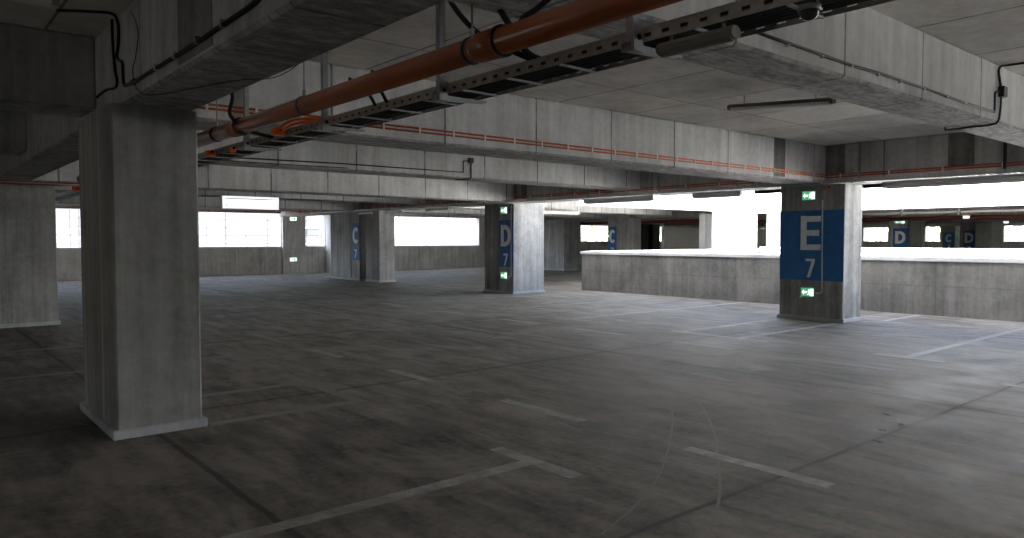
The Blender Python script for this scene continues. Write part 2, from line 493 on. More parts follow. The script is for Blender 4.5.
# ------------------------------------------------------------------ painted bay signs
def glyph(ch, uc, v, z0, w, hgt, s, parent):
    """letter on a face looking towards -v (reading direction is -u)"""
    m = MB()
    def quad(pts):
        m.prism([(uc - (x - w / 2), v, z0 + y) for x, y in pts], (0, 0.003, 0))
    if ch == 'E':
        quad([(0, 0), (s, 0), (s, hgt), (0, hgt)])
        for y in (0, (hgt - s * 0.9) / 2, hgt - s * 0.95):
            quad([(s, y), (w * (0.92 if 0 < y < hgt / 2 else 1), y), (w * (0.92 if 0 < y < hgt / 2 else 1), y + s * 0.9), (s, y + s * 0.9)])
    elif ch == '7':
        quad([(0, hgt - s * 0.9), (w, hgt - s * 0.9), (w, hgt), (0, hgt)])
        quad([(w - s * 1.15, hgt - s * 0.9), (w, hgt - s * 0.9), (w * 0.47, 0), (w * 0.47 - s * 1.1, 0)])
    elif ch == 'D':
        quad([(0, 0), (s, 0), (s, hgt), (0, hgt)])
        def o(t, k):
            return (s * 0.98 + (w - s - k) * math.cos(t) ** 0.75 if math.cos(t) > 0 else s * 0.98, hgt / 2 + (hgt / 2 - k) * (abs(math.sin(t)) ** 0.85) * (1 if t > 0 else -1))
        N = 18
        for i in range(N):
            a, b = -PI / 2 + PI * i / N, -PI / 2 + PI * (i + 1) / N
            quad([o(a, 0), o(b, 0), o(b, s * 0.95), o(a, s * 0.95)])
    elif ch == 'C':
        def o(t, k):
            return (w / 2 + (w / 2 - k) * math.cos(t) * 1.02, hgt / 2 + (hgt / 2 - k) * math.sin(t))
        N = 22
        a0, a1 = PI * 0.24, PI * 1.76
        for i in range(N):
            a, b = a0 + (a1 - a0) * i / N, a0 + (a1 - a0) * (i + 1) / N
            quad([o(a, 0), o(b, 0), o(b, s), o(a, s)])
    name = 'numeral' if ch == '7' else 'letter'
    return m.build(name, 'letter', parent)

def bay_sign(pil, u0, u1, vface, ch, lu, lw, lz0, lh, nu, nw, nz0, nh, z0=0.795, z1=2.18):
    m = MB(); m.box(u0, u1, vface - 0.003, vface + 0.001, z0, z1)
    p = m.build('painted_panel', 'blue', pil)
    glyph(ch, lu, vface - 0.006, lz0, lw, lh, lw * 0.30, p)
    glyph('7', nu, vface - 0.006, nz0, nw, nh, nw * 0.3, p)
    return p

bay_sign(E_pillar, 6.693, 8.017, 13.9, 'E', 7.36, 0.42, 1.395, 0.68, 7.36, 0.19, 0.855, 0.37)
bay_sign(D_pillar, 16.503, 17.17, 13.9, 'D', 16.85, 0.46, 1.40, 0.64, 16.86, 0.20, 0.83, 0.36)
bay_sign(C_pillar, 25.845, 26.43, 13.9, 'C', 26.13, 0.50, 1.44, 0.66, 26.15, 0.22, 0.88, 0.34, 0.80, 2.25)
bay_sign(C_far, 23.785, 24.34, 26.5, 'C', 24.04, 0.42, 1.44, 0.64, 24.06, 0.2, 0.88, 0.34, 0.80, 2.22)
bay_sign(D_far, 15.613, 16.34, 39.2, 'D', 15.98, 0.50, 1.40, 0.64, 15.98, 0.2, 0.85, 0.36)
bay_sign(D_far2, 16.653, 17.3, 51.8, 'D', 16.98, 0.50, 1.40, 0.64, 16.98, 0.2, 0.85, 0.36)
bay_sign(C_far2, 21.703, 22.55, 63.2, 'C', 22.12, 0.52, 1.40, 0.64, 22.12, 0.2, 0.85, 0.36)

# ------------------------------------------------------------------ beams and girders
def beam(label, u0, u1, v0, v1, z0, z1, mat, group='cross beams under the ceiling', name='concrete_beam', bev=0.022):
    m = MB(); m.box(u0, u1, v0, v1, z0, z1)
    o = m.build(name, mat, None, bevel=bev)
    return tag(o, label, 'beam', group, 'thing')

EU0, EU1 = 7.11, 7.82
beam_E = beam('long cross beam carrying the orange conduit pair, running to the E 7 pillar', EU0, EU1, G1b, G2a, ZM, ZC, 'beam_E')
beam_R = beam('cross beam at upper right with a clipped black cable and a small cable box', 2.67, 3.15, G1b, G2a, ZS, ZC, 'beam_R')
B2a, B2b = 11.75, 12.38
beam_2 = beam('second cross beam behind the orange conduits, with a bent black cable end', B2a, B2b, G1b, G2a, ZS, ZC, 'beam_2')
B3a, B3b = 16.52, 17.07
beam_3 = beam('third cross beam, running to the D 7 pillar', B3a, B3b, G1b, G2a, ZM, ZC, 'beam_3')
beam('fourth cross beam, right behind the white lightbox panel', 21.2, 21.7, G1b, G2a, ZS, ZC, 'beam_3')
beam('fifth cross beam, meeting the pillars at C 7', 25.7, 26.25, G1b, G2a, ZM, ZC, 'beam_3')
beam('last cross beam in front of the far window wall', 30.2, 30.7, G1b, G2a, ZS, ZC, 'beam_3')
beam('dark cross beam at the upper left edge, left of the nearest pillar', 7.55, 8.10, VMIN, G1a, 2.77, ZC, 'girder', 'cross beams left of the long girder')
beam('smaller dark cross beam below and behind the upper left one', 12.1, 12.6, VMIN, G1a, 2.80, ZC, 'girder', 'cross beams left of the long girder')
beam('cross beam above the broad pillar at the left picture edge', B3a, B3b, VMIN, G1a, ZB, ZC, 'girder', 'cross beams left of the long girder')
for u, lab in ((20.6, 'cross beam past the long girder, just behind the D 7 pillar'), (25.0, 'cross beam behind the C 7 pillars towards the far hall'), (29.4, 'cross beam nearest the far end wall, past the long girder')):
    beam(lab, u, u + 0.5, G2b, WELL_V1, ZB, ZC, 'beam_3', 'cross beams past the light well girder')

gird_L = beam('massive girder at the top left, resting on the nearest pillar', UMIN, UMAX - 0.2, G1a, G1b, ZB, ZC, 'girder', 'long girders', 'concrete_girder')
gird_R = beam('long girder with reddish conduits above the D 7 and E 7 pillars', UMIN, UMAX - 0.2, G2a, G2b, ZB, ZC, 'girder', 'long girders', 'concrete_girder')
def patch(parent, u0, u1, v0, v1, z0, z1):
    m = MB(); m.box(u0, u1, v0, v1, z0, z1)
    return tag(m.build('mortar_patch', 'patch', parent), 'dark rough mortar patch')
patch(gird_R, 6.72, 7.10, G2a - 0.004, G2a + 0.01, 2.86, ZC)
patch(gird_R, 4.52, 4.93, G2a - 0.004, G2a + 0.01, 2.86, ZC)
patch(gird_R, 15.95, 16.2, G2a - 0.004, G2a + 0.01, ZB + 0.02, ZC)
patch(gird_R, 12.85, 13.3, G2a - 0.004, G2a + 0.01, 2.86, ZC)
patch(gird_L, 4.38, 5.04, G1a - 0.004, G1a + 0.01, 2.72, ZC)
patch(beam_E, EU0 - 0.004, EU0 + 0.01, 12.09, 12.46, 2.74, ZC)

# ------------------------------------------------------------------ parapet of the light well, and its other sides
par = thing('parapet_wall', 'stained concrete parapet with pale coping along the light well, behind the E 7 pillar', 'wall', (4, 16.9, 0))
m = MB(); m.box(UMIN, WELL_U, WELL_V0, WELL_V0 + 0.25, 0, 1.14); m.build('upstand', 'parapet', par)
m = MB(); m.box(UMIN, WELL_U + 0.06, WELL_V0 - 0.03, WELL_V0 + 0.33, 1.14, 1.235); m.build('coping', 'coping', par, bevel=0.01)
par2 = thing('parapet_wall', 'short parapet closing the far left end of the light well', 'wall', (16.4, 22, 0))
m = MB(); m.box(WELL_U - 0.22, WELL_U, WELL_V0 + 0.4, WELL_V1, 0, 1.14); m.build('upstand', 'parapet', par2)
m = MB(); m.box(WELL_U - 0.28, WELL_U + 0.05, WELL_V0 + 0.4, WELL_V1, 1.14, 1.235); m.build('coping', 'coping', par2, bevel=0.01)
par3 = thing('parapet_wall', 'sunlit white parapet on the opposite side of the light well', 'wall', (0, 26.7, 0))
m = MB(); m.box(-26, WELL_U - 0.3, WELL_V1, WELL_V1 + 0.25, -0.4, 1.22); m.build('upstand', 'white_facade', par3)
m = MB(); m.box(-26, WELL_U - 0.3, WELL_V1 - 0.04, WELL_V1 + 0.3, 1.22, 1.31); m.build('coping', 'white_facade', par3, bevel=0.01)
band = tag(MB().box(-26, WELL_U + 0.6, WELL_V1, WELL_V1 + 0.5, ZB, 4.9).build('facade_band', 'white_facade'),
           'bright sunlit white facade band above the far openings, across the light well', 'facade')
band2 = tag(MB().box(WELL_U, WELL_U + 0.5, WELL_V0 + 0.2, WELL_V1, ZB + 0.03, 4.9).build('facade_band', 'white_facade'),
            'bright facade band over the left end of the light well', 'facade')
pier = tag(MB().box(16.45, 17.1, 24.6, WELL_V1 + 0.15, 0, ZB).build('corner_wall', 'white_facade'),
           'dazzling white corner wall across the light well, left of the blue E 7 panel', 'wall')
low = thing('lower_facade', 'sunlit white facade of the storey below, across the light well', 'facade', (0, 26.8, -3.6))
MB().box(-26, WELL_U - 0.3, WELL_V1, WELL_V1 + 0.5, -3.4, -0.4).build('wall', 'white_facade', low)
# roof edge over our side and storey below
wf = tag(MB().box(-26, WELL_U, WELL_V0, WELL_V1, -3.6, -3.4).build('floor_lower', 'ground'), 'pale floor at the bottom of the light well', kind='structure')

# ------------------------------------------------------------------ perimeter walls
SILL, HEAD = 1.28, 2.82
def wall_with_windows(name, label, fixed, axis, a0, a1, holes, th=0.3, mat='wall', sill=SILL, head=HEAD):
    m = MB()
    def bx(p0, p1, z0, z1):
        if axis == 'v':
            m.box(fixed, fixed + th, p0, p1, z0, z1)
        else:
            m.box(p0, p1, fixed, fixed + th, z0, z1)
    bx(a0, a1, 0, sill)
    bx(a0, a1, head, ZC + 0.3)
    p = a0
    for h0, h1 in holes:
        if h0 > p: bx(p, h0, sill, head)
        p = h1
    if p < a1: bx(p, a1, sill, head)
    return tag(m.build(name, mat), label, kind='structure')

far_holes = [(-7.5, 2.6), (3.6, 13.93), (15.08, 16.15), (17.0, 25.65)]
wall_with_windows('wall_far', 'far concrete wall with long bright window openings', UMAX, 'v', VMIN, 30.0, far_holes)
wall_with_windows('wall_back', 'far concrete wall beyond the light well with small green windows', UMAX, 'v', 30.0, VMAX, [(33.9, 37.0), (41.48, 42.5), (55, 60)], sill=1.50, head=2.52)
wall_with_windows('wall_left', 'dark concrete wall closing the left side', VMIN - 0.3, 'u', UMIN, UMAX, [(5.0, 6.5)], sill=0.6, head=1.9)
wall_with_windows('wall_rear', 'concrete wall behind the viewer with one long opening', UMIN - 0.3, 'v', VMIN, WELL_V0, [(7.5, 15.5)])
wall_with_windows('wall_right', 'distant wall of the opposite hall with bright windows', VMAX, 'u', -26, UMAX,
                  [(-20, -10), (-8, 2), (4.0, 12.6), (15.6, 19.62), (23.78, 24.93), (27.92, 30.07)], sill=1.46, head=2.66)
tag(MB().box(-26.3, -26, WELL_V1, VMAX, 0, ZC).build('wall_end', 'wall'), 'end wall of the opposite hall', kind='structure')
# projecting pier with the exit signs between the two window openings
tag(MB().box(UMAX - 0.18, UMAX, 13.95, 15.06, 0, ZC).build('wall_pier', 'wall'), 'projecting concrete pier between the far windows, carrying two exit signs', 'pier')
tag(MB().box(UMAX - 0.55, UMAX, 16.17, 16.42, 0, ZC).build('wall_pier', 'coping'), 'narrow pale pier at the far wall, left of the C 7 pillar', 'pier')
tag(MB().box(UMAX - 0.03, UMAX + 0.02, 3.4, 13.9, SILL - 0.08, SILL).build('window_sill', 'coping'), 'thin sill under the widest far window, seen right of the nearest pillar', 'sill')
tag(MB().box(UMAX - 0.03, UMAX + 0.02, 17.0, 25.65, SILL - 0.08, SILL).build('window_sill', 'coping'), 'thin sill under the far window between the C 7 and D 7 pillars', 'sill')
# glazing bars in the openings
def glazing(n, v0, v1, step):
    m = MB()
    k = v0 + step
    while k < v1 - 0.2:
        m.box(UMAX + 0.24, UMAX + 0.27, k - 0.011, k + 0.011, SILL, HEAD)
        k += step
    for z in (1.55, 1.82, 2.09, 2.36, 2.6):
        m.box(UMAX + 0.25, UMAX + 0.262, v0, v1, z - 0.004, z + 0.004)
    return tag(m.build('window_%d' % n, 'white_plastic'), 'slender pale guard bars across a far window opening', kind='structure')
for i, (a, b) in enumerate(far_holes):
    glazing(i + 1, a, b, 1.75)

# ------------------------------------------------------------------ outdoors
M['asphalt'] = plain('outdoor_asphalt', (0.14, 0.14, 0.135), 0.9, 0, 0.2, 0.6)
tag(MB().box(-80, 140, -90, 160, -6.6, -6.4).build('ground', 'asphalt'), 'paved ground outside the garage', kind='structure')
bld = thing('pale_building', 'pale overexposed building outside the far windows', 'building', (60, 10, -6.4))
M['cladding'] = concrete('pale_cladding', (0.22, 0.22, 0.218), 0.02, 0.01, 0.02, joints=(('v', 3.0, 3.2, 0.08, 0.85), ('z', 0.1, 0.60, 0.045, 0.75)), bump=0.02, pits=0)
MB().box(56, 66, -30, 33.5, -6.4, 4.8).build('wall', 'cladding', bld)
for v0, v1 in ((23.0, 26.6), (27.2, 31.5)):
    fr = MB().box(55.95, 56.0, v0, v1, 1.2, 1.3).box(55.95, 56.0, v0, v1, 2.5, 2.58).box(55.95, 56.0, v0, v0 + .1, 1.3, 2.5).box(55.95, 56.0, v1 - .1, v1, 1.3, 2.5).build('window', 'grey_plastic', bld)
rng = random.Random(3)
def tree(label, u, v, r, hh):
    t = thing('leafy_tree', label, 'tree', (u, v, -6.4), 'trees outside the far windows')
    MB().tube([(u, v, -6.4), (u + .1, v, -3), (u, v + .1, 0.5)], [0.28, 0.2, 0.1], 8).build('trunk', 'bark', t)
    m = MB()
    for k in range(420):
        a, b = rng.uniform(0, 2 * PI), math.acos(rng.uniform(-1, 1))
        q = r * rng.uniform(0.55, 1) * (1 + 0.15 * math.sin(5 * a))
        p = Vector((v + q * math.sin(b) * math.cos(a), u + q * math.sin(b) * math.sin(a), 1.4 + hh * math.cos(b) * rng.uniform(.7, 1)))
        x = Vector((rng.gauss(0, 1), rng.gauss(0, 1), rng.gauss(0, 1))).normalized()
        y = x.orthogonal().normalized()
        s = rng.uniform(0.3, 0.55)
        z = x.cross(y)
        vs = [m.bm.verts.new(p + y * s), m.bm.verts.new(p + z * s * .6), m.bm.verts.new(p - y * s), m.bm.verts.new(p - z * s * .6)]
        m.bm.faces.new(vs)
    m.build('crown', 'foliage', t)
M['bark'] = plain('bark', (0.12, 0.09, 0.06), 0.9)
M['foliage'] = plain('foliage', (0.33, 0.42, 0.24), 0.7, 0, 0.35, 0.8)
for k, (u, v) in enumerate(((46, 44), (47, 55.5), (25.5, 76), (35, 76.5), (16, 76), (6.5, 76), (-3, 76))):
    tree(('leafy tree outside the small window left of the far C pillar', 'leafy tree outside the small window right of the far C pillar',
          'leafy tree outside, behind the far window between D and C panels', 'leafy tree outside the far hall, farthest left of the row',
          'leafy tree outside the far hall, behind the two D pillars', 'leafy tree outside the far hall window at the right picture edge', 'leafy tree outside the far hall, rightmost of the row')[k], u, v, 4.2, 4.6)

# ------------------------------------------------------------------ services
# drain pipe
PV, PZ, PR = 2.33, 2.583, 0.066
pipe = thing('drain_pipe', 'thick orange-brown drain pipe hanging under the beams at the top', 'pipe', (5, PV, PZ))
MB().tube([(-3.0, PV, PZ), (13.6, PV, PZ)], PR, 28).build('pipe_run', 'pvc', pipe)
for u in (2.86, 6.45, 10.6):
    m = MB(); m.tube([(u, PV, PZ), (u + 0.17, PV, PZ), (u + 0.185, PV, PZ), (u + 0.2, PV, PZ)], [PR + 0.010, PR + 0.010, PR + 0.007, PR + 0.001], 28)
    m.tube([(u - 0.012, PV, PZ), (u + 0.012, PV, PZ)], PR + 0.014, 28)
    m.build('pipe_socket', 'pvc', pipe)
    MB().tube([(u - 0.018, PV, PZ), (u - 0.011, PV, PZ)], PR + 0.015, 28).build('rubber_seal', 'rubber', pipe)
for u, zt in ((3.10, ZS), (5.15, ZC), (7.06, ZC), (9.0, ZC), (12.5, ZC), (1.2, ZC)):
    cl = MB().tube([(u - 0.012, PV, PZ), (u + 0.012, PV, PZ)], PR + 0.006, 28).build('pipe_clamp', 'dark_metal', pipe)
    MB().tube([(u, PV, PZ + PR), (u, PV, zt)], 0.006, 8).tube([(u, PV, PZ + PR), (u, PV, PZ + PR + 0.05)], 0.013, 8).build('hanger_rod', 'zinc', cl)

# cable tray with its hangers
TV0, TV1, TZ = 2.63, 2.90, 2.497
tray = thing('cable_tray', 'long slotted cable tray hanging below the orange-brown drain pipe', 'cable tray', (5, 2.75, TZ))
def rail(v):
    m = MB()
    u0, u1, t = -3.0, 20.0, 0.0015
    m.box(u0, u1, v - t, v + t, TZ, TZ + 0.018)
    m.box(u0, u1, v - t, v + t, TZ + 0.038, TZ + 0.062)
    m.box(u0, u1, v - 0.006, v + 0.006, TZ + 0.060, TZ + 0.064)
    k = u0
    while k < u1:
        m.box(k, k + 0.06, v - t, v + t, TZ + 0.018, TZ + 0.038)
        k += 0.10
    return m.build('side_rail', 'rail', tray)
rail(TV0); rail(TV1)
for k in range(60):
    u = -2.7 + 0.42 * k
    if u > 20: break
    MB().box(u - 0.008, u + 0.008, TV0, TV1, TZ - 0.004, TZ + 0.006).build('rung', 'zinc', tray)
m = MB()
for i, (v, z, r) in enumerate(((2.67, 0.022, 0.013), (2.70, 0.022, 0.013), (2.735, 0.024, 0.015), (2.77, 0.021, 0.012), (2.80, 0.022, 0.013), (2.83, 0.022, 0.013), (2.86, 0.021, 0.012), (2.655, 0.045, 0.012), (2.685, 0.045, 0.013), (2.72, 0.045, 0.013), (2.755, 0.046, 0.014), (2.79, 0.045, 0.013), (2.82, 0.044, 0.012), (2.85, 0.045, 0.012), (2.88, 0.03, 0.012), (2.648, 0.035, 0.010))):
    rr = random.Random(i)
    m.tube(bez([(-3 + 1.15 * k, v + rr.uniform(-.008, .008), TZ + z + rr.uniform(-.002, .003)) for k in range(21)], 3), r, 7)
tag(m.build('cable_bundle', 'rubber'), 'dark bundle of cables lying in the cable tray below the drain pipe', 'cables', kind='stuff')
rr = random.Random(5)
tag(MB().tube(bez([(-3 + 1.15 * k, 2.648 + rr.uniform(-.003, .003), TZ + 0.022) for k in range(21)], 3), 0.009, 7).build('red_cable', plain('red_cable_sheath', (0.22, 0.05, 0.035), 0.5)),
    'dull red cable along the near rail of the hanging cable tray', 'cable')
HL = {3.79: 'galvanised hanger left of the pipe socket, fourth of five along the cable tray', 2.25: 'galvanised hanger at the top, left of the tube lamp under the cable tray',
      5.39: 'galvanised hanger with its strut showing left of the drain pipe middle', 7.06: 'galvanised hanger nearest the front pillar, under the conduit beam', 0.75: 'galvanised hanger beyond the top edge'}
for u in (7.06, 5.39, 3.79, 2.25):
    zt = ZC
    t = thing('tray_hanger', HL[u], 'bracket', (u, 2.6, TZ - 0.05), 'cable tray hangers')
    m = MB()
    m.box(u - 0.021, u - 0.018, 2.585, 2.626, TZ - 0.03, zt)
    m.box(u - 0.021, u + 0.021, 2.585, 2.588, TZ - 0.03, zt)
    m.box(u + 0.018, u + 0.021, 2.585, 2.626, TZ - 0.03, zt)
    m.box(u - 0.021, u - 0.012, 2.623, 2.626, TZ - 0.03, zt)
    m.box(u + 0.012, u + 0.021, 2.623, 2.626, TZ - 0.03, zt)
    m.build('strut', 'zinc', t)
    m = MB(); m.prism([(u - 0.02, 2.55, TZ - 0.045), (u - 0.02, 2.95, TZ - 0.018), (u - 0.02, 2.95, TZ - 0.005), (u - 0.02, 2.55, TZ - 0.005)], (0.004, 0, 0))
    m.prism([(u + 0.016, 2.55, TZ - 0.045), (u + 0.016, 2.95, TZ - 0.018), (u + 0.016, 2.95, TZ - 0.005), (u + 0.016, 2.55, TZ - 0.005)], (0.004, 0, 0))
    m.box(u - 0.02, u + 0.02, 2.55, 2.95, TZ - 0.008, TZ - 0.004)
    m.build('cantilever_arm', 'zinc', t)
    pl = MB().box(u - 0.045, u - 0.0225, 2.565, 2.63, TZ - 0.045, TZ + 0.075).build('end_plate', 'zinc', t)
    MB().tube([(u - 0.047, 2.60, TZ + 0.02), (u - 0.044, 2.60, TZ + 0.02)], 0.014, 12).build('bolt_hole', 'rubber', pl)

# orange junction boxes and a coil under the tray
def orange_box(label, u, v, z, s=0.055):
    t = thing('junction_box', label, 'junction box', (u, v, z), 'orange junction boxes')
    MB().box(u - s, u + s, v - s, v + s, z, z + s * 1.1).build('body', 'orange_box', t, bevel=0.008)
    MB().box(u - s * .9, u + s * .9, v - s * .9, v + s * .9, z - 0.012, z).build('cover', 'orange_box', t, bevel=0.004)
    for d in (-1, 1):
        MB().tube([(u + d * s, v, z + .03), (u + d * (s + .03), v, z + .03)], 0.014, 10).build('cable_gland', 'rubber', t)
    return t
orange_box('orange junction box under the tray just right of the nearest pillar', 8.03, 2.575, 2.492, 0.045)
orange_box('orange junction box under the cable tray below the drain pipe, right of two others', 6.22, 2.572, 2.515, 0.05)
orange_box('flat orange junction box between two others beside the nearest pillar', 7.35, 2.572, 2.470, 0.03)
orange_box('small orange junction box glimpsed between the two left pillars', 15.4, 2.56, 2.50, 0.065)
orange_box('orange box under the trunking on the E 7 pillar', 7.03, 13.855, 2.585, 0.035)
orange_box('tiny orange box near the top of the far exit sign pier', 26.0, 11.52, 2.622, 0.06)
tag(MB().tube(bez([(6.16, 2.56, 2.555), (6.05, 2.55, 2.575), (5.85, 2.57, 2.60), (5.6, 2.61, 2.575), (5.45, 2.70, 2.56)]), 0.013, 10)
    .tube(bez([(6.16, 2.585, 2.53), (6.0, 2.56, 2.55), (5.8, 2.60, 2.57), (5.6, 2.66, 2.565)]), 0.013, 10).build('orange_flex_conduit', 'orange_box'),
    'orange flexible conduit curling out of the box under the drain pipe', 'conduit')

# black cables looping over the drain pipe
def cable(label, pts, r, mat='rubber', name='cable', group=None, sm=True):
    return tag(MB().tube(bez(pts, 8) if sm else pts, r, 8).build(name, mat), label, 'cable', group)
cable('black cable sagging from the ceiling onto the drain pipe, left of the socket', [(3.70, 2.46, ZC - .01), (3.58, 2.47, 3.10), (3.47, 2.48, 2.93), (3.33, 2.49, 2.79), (3.2, 2.50, 2.70), (3.05, 2.62, 2.60), (2.95, 2.7, 2.55)], 0.016)
cable('black cable dropping straight down beside the pipe socket', [(3.08, 2.5, 2.825), (3.06, 2.5, 2.80), (3.02, 2.51, 2.74), (2.98, 2.6, 2.60), (2.95, 2.7, 2.56)], 0.018)
cable('black cable arching down right of the pipe socket', [(2.42, 2.48, ZC - .01), (2.48, 2.49, 3.0), (2.62, 2.5, 2.83), (2.78, 2.5, 2.76), (2.93, 2.52, 2.73), (3.0, 2.62, 2.6), (3.05, 2.72, 2.55)], 0.016)
cable('short black cable strap hanging from the girder beside the nearest pillar', [(6.2, 2.13, ZC - .01), (6.22, 2.15, 2.98), (6.27, 2.2, 2.80), (6.38, 2.22, 2.66), (6.45, 2.40, 2.56), (6.5, 2.66, 2.52)], 0.017)
m = MB()
for k, (u, du) in enumerate(((4.62, .1), (4.46, -.06))):
    m.tube(bez([(u, 2.62, 2.545), (u - .02, 2.57, 2.60), (u - .03 + du * .2, 2.52, 2.66), (u + du, 2.47, 2.73)], 6), 0.012, 8)
tag(m.build('cable_tail', 'rubber'), 'pair of short black cable tails sticking out of the tray under the pipe', 'cable')

# luminaires: grey housing, diffuser, end caps, clips
def luminaire(label, p0, p1, group, w=0.07, hgt=0.075, mount=None, dmat='diffuser', hmat='grey_plastic'):
    p0, p1 = Vector(p0), Vector(p1)
    t = thing('tube_luminaire', label, 'lamp', tuple((p0 + p1) / 2), group)
    d = p1 - p0
    s = Vector((-d.y, d.x, 0)).normalized()
    def sect(pts, name, mat, a=0.0, b=1.0, bevel=0.0):
        A = p0 + d * a
        B = p0 + d * b
        m = MB()
        m.prism([tuple(A + s * x + Vector((0, 0, z))) for x, z in pts], tuple(B - A))
        return m.build(name, mat, t, bevel)
    sect([(-w * .5, 0), (w * .5, 0), (w * .55, hgt * .45), (w * .28, hgt), (-w * .28, hgt), (-w * .55, hgt * .45)], 'housing', hmat)
    N = 10
    sect([(w * .48 * math.cos(PI + PI * k / N), hgt * .8 * math.sin(PI + PI * k / N)) for k in range(N + 1)], 'diffuser', dmat, 0.02, 0.98)
    for a, b in ((-0.012, 0.02), (0.98, 1.012)):
        sect([(w * .56 * math.cos(2 * PI * k / 16), hgt * .2 + hgt * .78 * math.sin(2 * PI * k / 16)) for k in range(16)], 'end_cap', hmat, a, b)
    if mount:
        m = MB()
        for a in (0.15, 0.85):
            q = p0 + d * a
            m.tube([(q.x, q.y, q.z + hgt), (q.x, q.y, mount)], 0.008, 6)
        m.build('suspension', 'zinc', t)
    return t
luminaire('dark tube lamp fixed to the ceiling between the two right cross beams', (5.52, 8.31, 3.295), (4.16, 8.31, 3.19), 'ceiling tube lamps', 0.085, 0.045, ZC, 'diffuser', 'lamp_grey')
luminaire('grey tube lamp slung under the cable tray at the top, right of a hanger', (2.12, 2.65, 2.440), (1.74, 2.65, 2.440), 'tube lamps under the cable tray', 0.06, 0.035, TZ, 'lamp_grey', 'lamp_grey')
t = thing('dome_detector', 'small round dark dome hanging under the cable tray at the top', 'detector', (1.38, 2.56, 2.40))
MB().tube([(1.38, 2.57, 2.395 + 0.036 - 0.036 * math.cos(PI * k / 12)) for k in range(1, 7)], [0.036 * math.sin(PI * k / 12) for k in range(1, 7)], 18).build('dome', 'dark_glass', t)
MB().tube([(1.38, 2.57, 2.431), (1.38, 2.57, 2.45)], 0.040, 18).tube([(1.38, 2.63, 2.44), (1.38, 2.63, TZ)], 0.006, 6).box(1.365, 1.395, 2.56, 2.64, 2.445, 2.452).build('mount', 'zinc', t)
TRV = 13.76
for u1, u0, lab in ((13.44, 11.2, 'grey tube lamp hanging right of the D 7 pillar under the trunking'), (10.05, 8.85, 'grey tube lamp hanging left of the E 7 pillar under the trunking'),
                    (5.9, 3.3, 'long grey tube lamp under the trunking at the right edge'), (20.9, 19.6, 'small white tube lamp under the trunking, left of the D 7 pillar'),
                    (23.6, 22.4, 'white tube lamp under the trunking in front of the far window'), (25.6, 24.6, 'white tube lamp under the trunking right beside the C 7 pillars')):
    z = 2.575
    luminaire(lab, (u1, TRV, z if u1 < 15 else 2.60), (u0, TRV, z if u1 < 15 else 2.60), 'tube lamps under the trunking', 0.10 if u1 < 15 else 0.06, 0.075 if u1 < 15 else 0.045, 2.668, hmat='white_plastic')
luminaire('tube lamp fixed under the dark slab at the top left corner', (6.2, -0.6, 3.33), (6.2, 0.93, 3.33), 'ceiling tube lamps', 0.09, 0.09)
luminaire('pale tube lamp under the far hall ceiling, right of the D 7 pillar', (20.3, 18.4, 2.62), (20.3, 20.4, 2.62), 'far hall tube lamps', 0.10, 0.08, ZB, hmat='white_plastic')

# trunking on the well girder: a perforated tray seen edge on, with hangers
tr = thing('perforated_trunking', 'ribbed metal trunking running along the girder over the D 7 and E 7 pillars', 'cable tray', (10, TRV, 2.67))
m = MB()
m.box(-4, 33, TRV - 0.11, TRV - 0.104, 2.674, 2.694)
m.box(-4, 33, TRV - 0.113, TRV - 0.10, 2.727, 2.735)
m.box(-4, 33, TRV + 0.104, TRV + 0.11, 2.668, 2.690)
m.box(-4, 33, TRV + 0.104, TRV + 0.11, 2.725, 2.735)
k = -4.0
while k < 33:
    m.box(k, k + 0.035, TRV - 0.11, TRV - 0.104, 2.694, 2.727)
    m.box(k, k + 0.030, TRV - 0.11, TRV + 0.11, 2.668, 2.674)
    k += 0.085
m.build('tray_profile', 'grey_plastic', tr)
for u in (4.06, 6.43, 9.02, 11.16, 13.45, 16.42, 19.4, 22.5, 25.5, 28.5):
    MB().box(u - 0.02, u + 0.02, TRV + 0.112, TRV + 0.15, 2.66, ZC).box(u - 0.02, u + 0.02, TRV - 0.12, TRV + 0.15, 2.655, 2.667).build('hanger', 'dark_metal' if u < 5 else 'zinc', tr)

pp = thing('service_pipe', 'thin pale pipe under the trunking between the D 7 and C 7 pillars', 'pipe', (22, 13.62, 2.6))
MB().tube([(15.6, 13.60, 2.72), (29.6, 13.60, 2.72)], 0.028, 10).build('pipe_run', 'white_plastic', pp)
for u in (17.5, 20.2, 23.0, 26.0, 29.0):
    MB().tube([(u, 13.60, 2.74), (u, 13.60, 2.80)], 0.01, 6).box(u - .02, u + .02, 13.565, 13.635, 2.686, 2.754).build('clamp', 'zinc', pp)
# orange conduit pairs
def conduit_pair(label, pts, dz, r, clips, parent_dir, mat='orange'):
    t = thing('conduit_pair', label, 'conduit', pts[0])
    for s in (-1, 1):
        MB().tube([(p[0], p[1], p[2] + s * dz / 2) for p in pts], r, 8).build('conduit', mat, t)
    for c in clips:
        m = MB()
        if parent_dir == 'v':
            m.box(pts[0][0] - r * 1.25, pts[0][0] + r, c - 0.012, c + 0.012, pts[0][2] - dz / 2 - r * 1.4, pts[0][2] + dz / 2 + r * 1.4)
        else:
            m.box(c - 0.012, c + 0.012, pts[0][1] - r * 1.25, pts[0][1] + r, pts[0][2] - dz / 2 - r * 1.4, pts[0][2] + dz / 2 + r * 1.4)
        m.build('clip', 'white_plastic', t)
    return t
conduit_pair('pair of orange conduits clipped along the long cross beam', [(EU0 - 0.012, 1.96, 2.841), (EU0 - 0.012, 13.94, 2.841)], 0.041, 0.011, [2.25 + 0.4675 * k for k in range(25)], 'v')
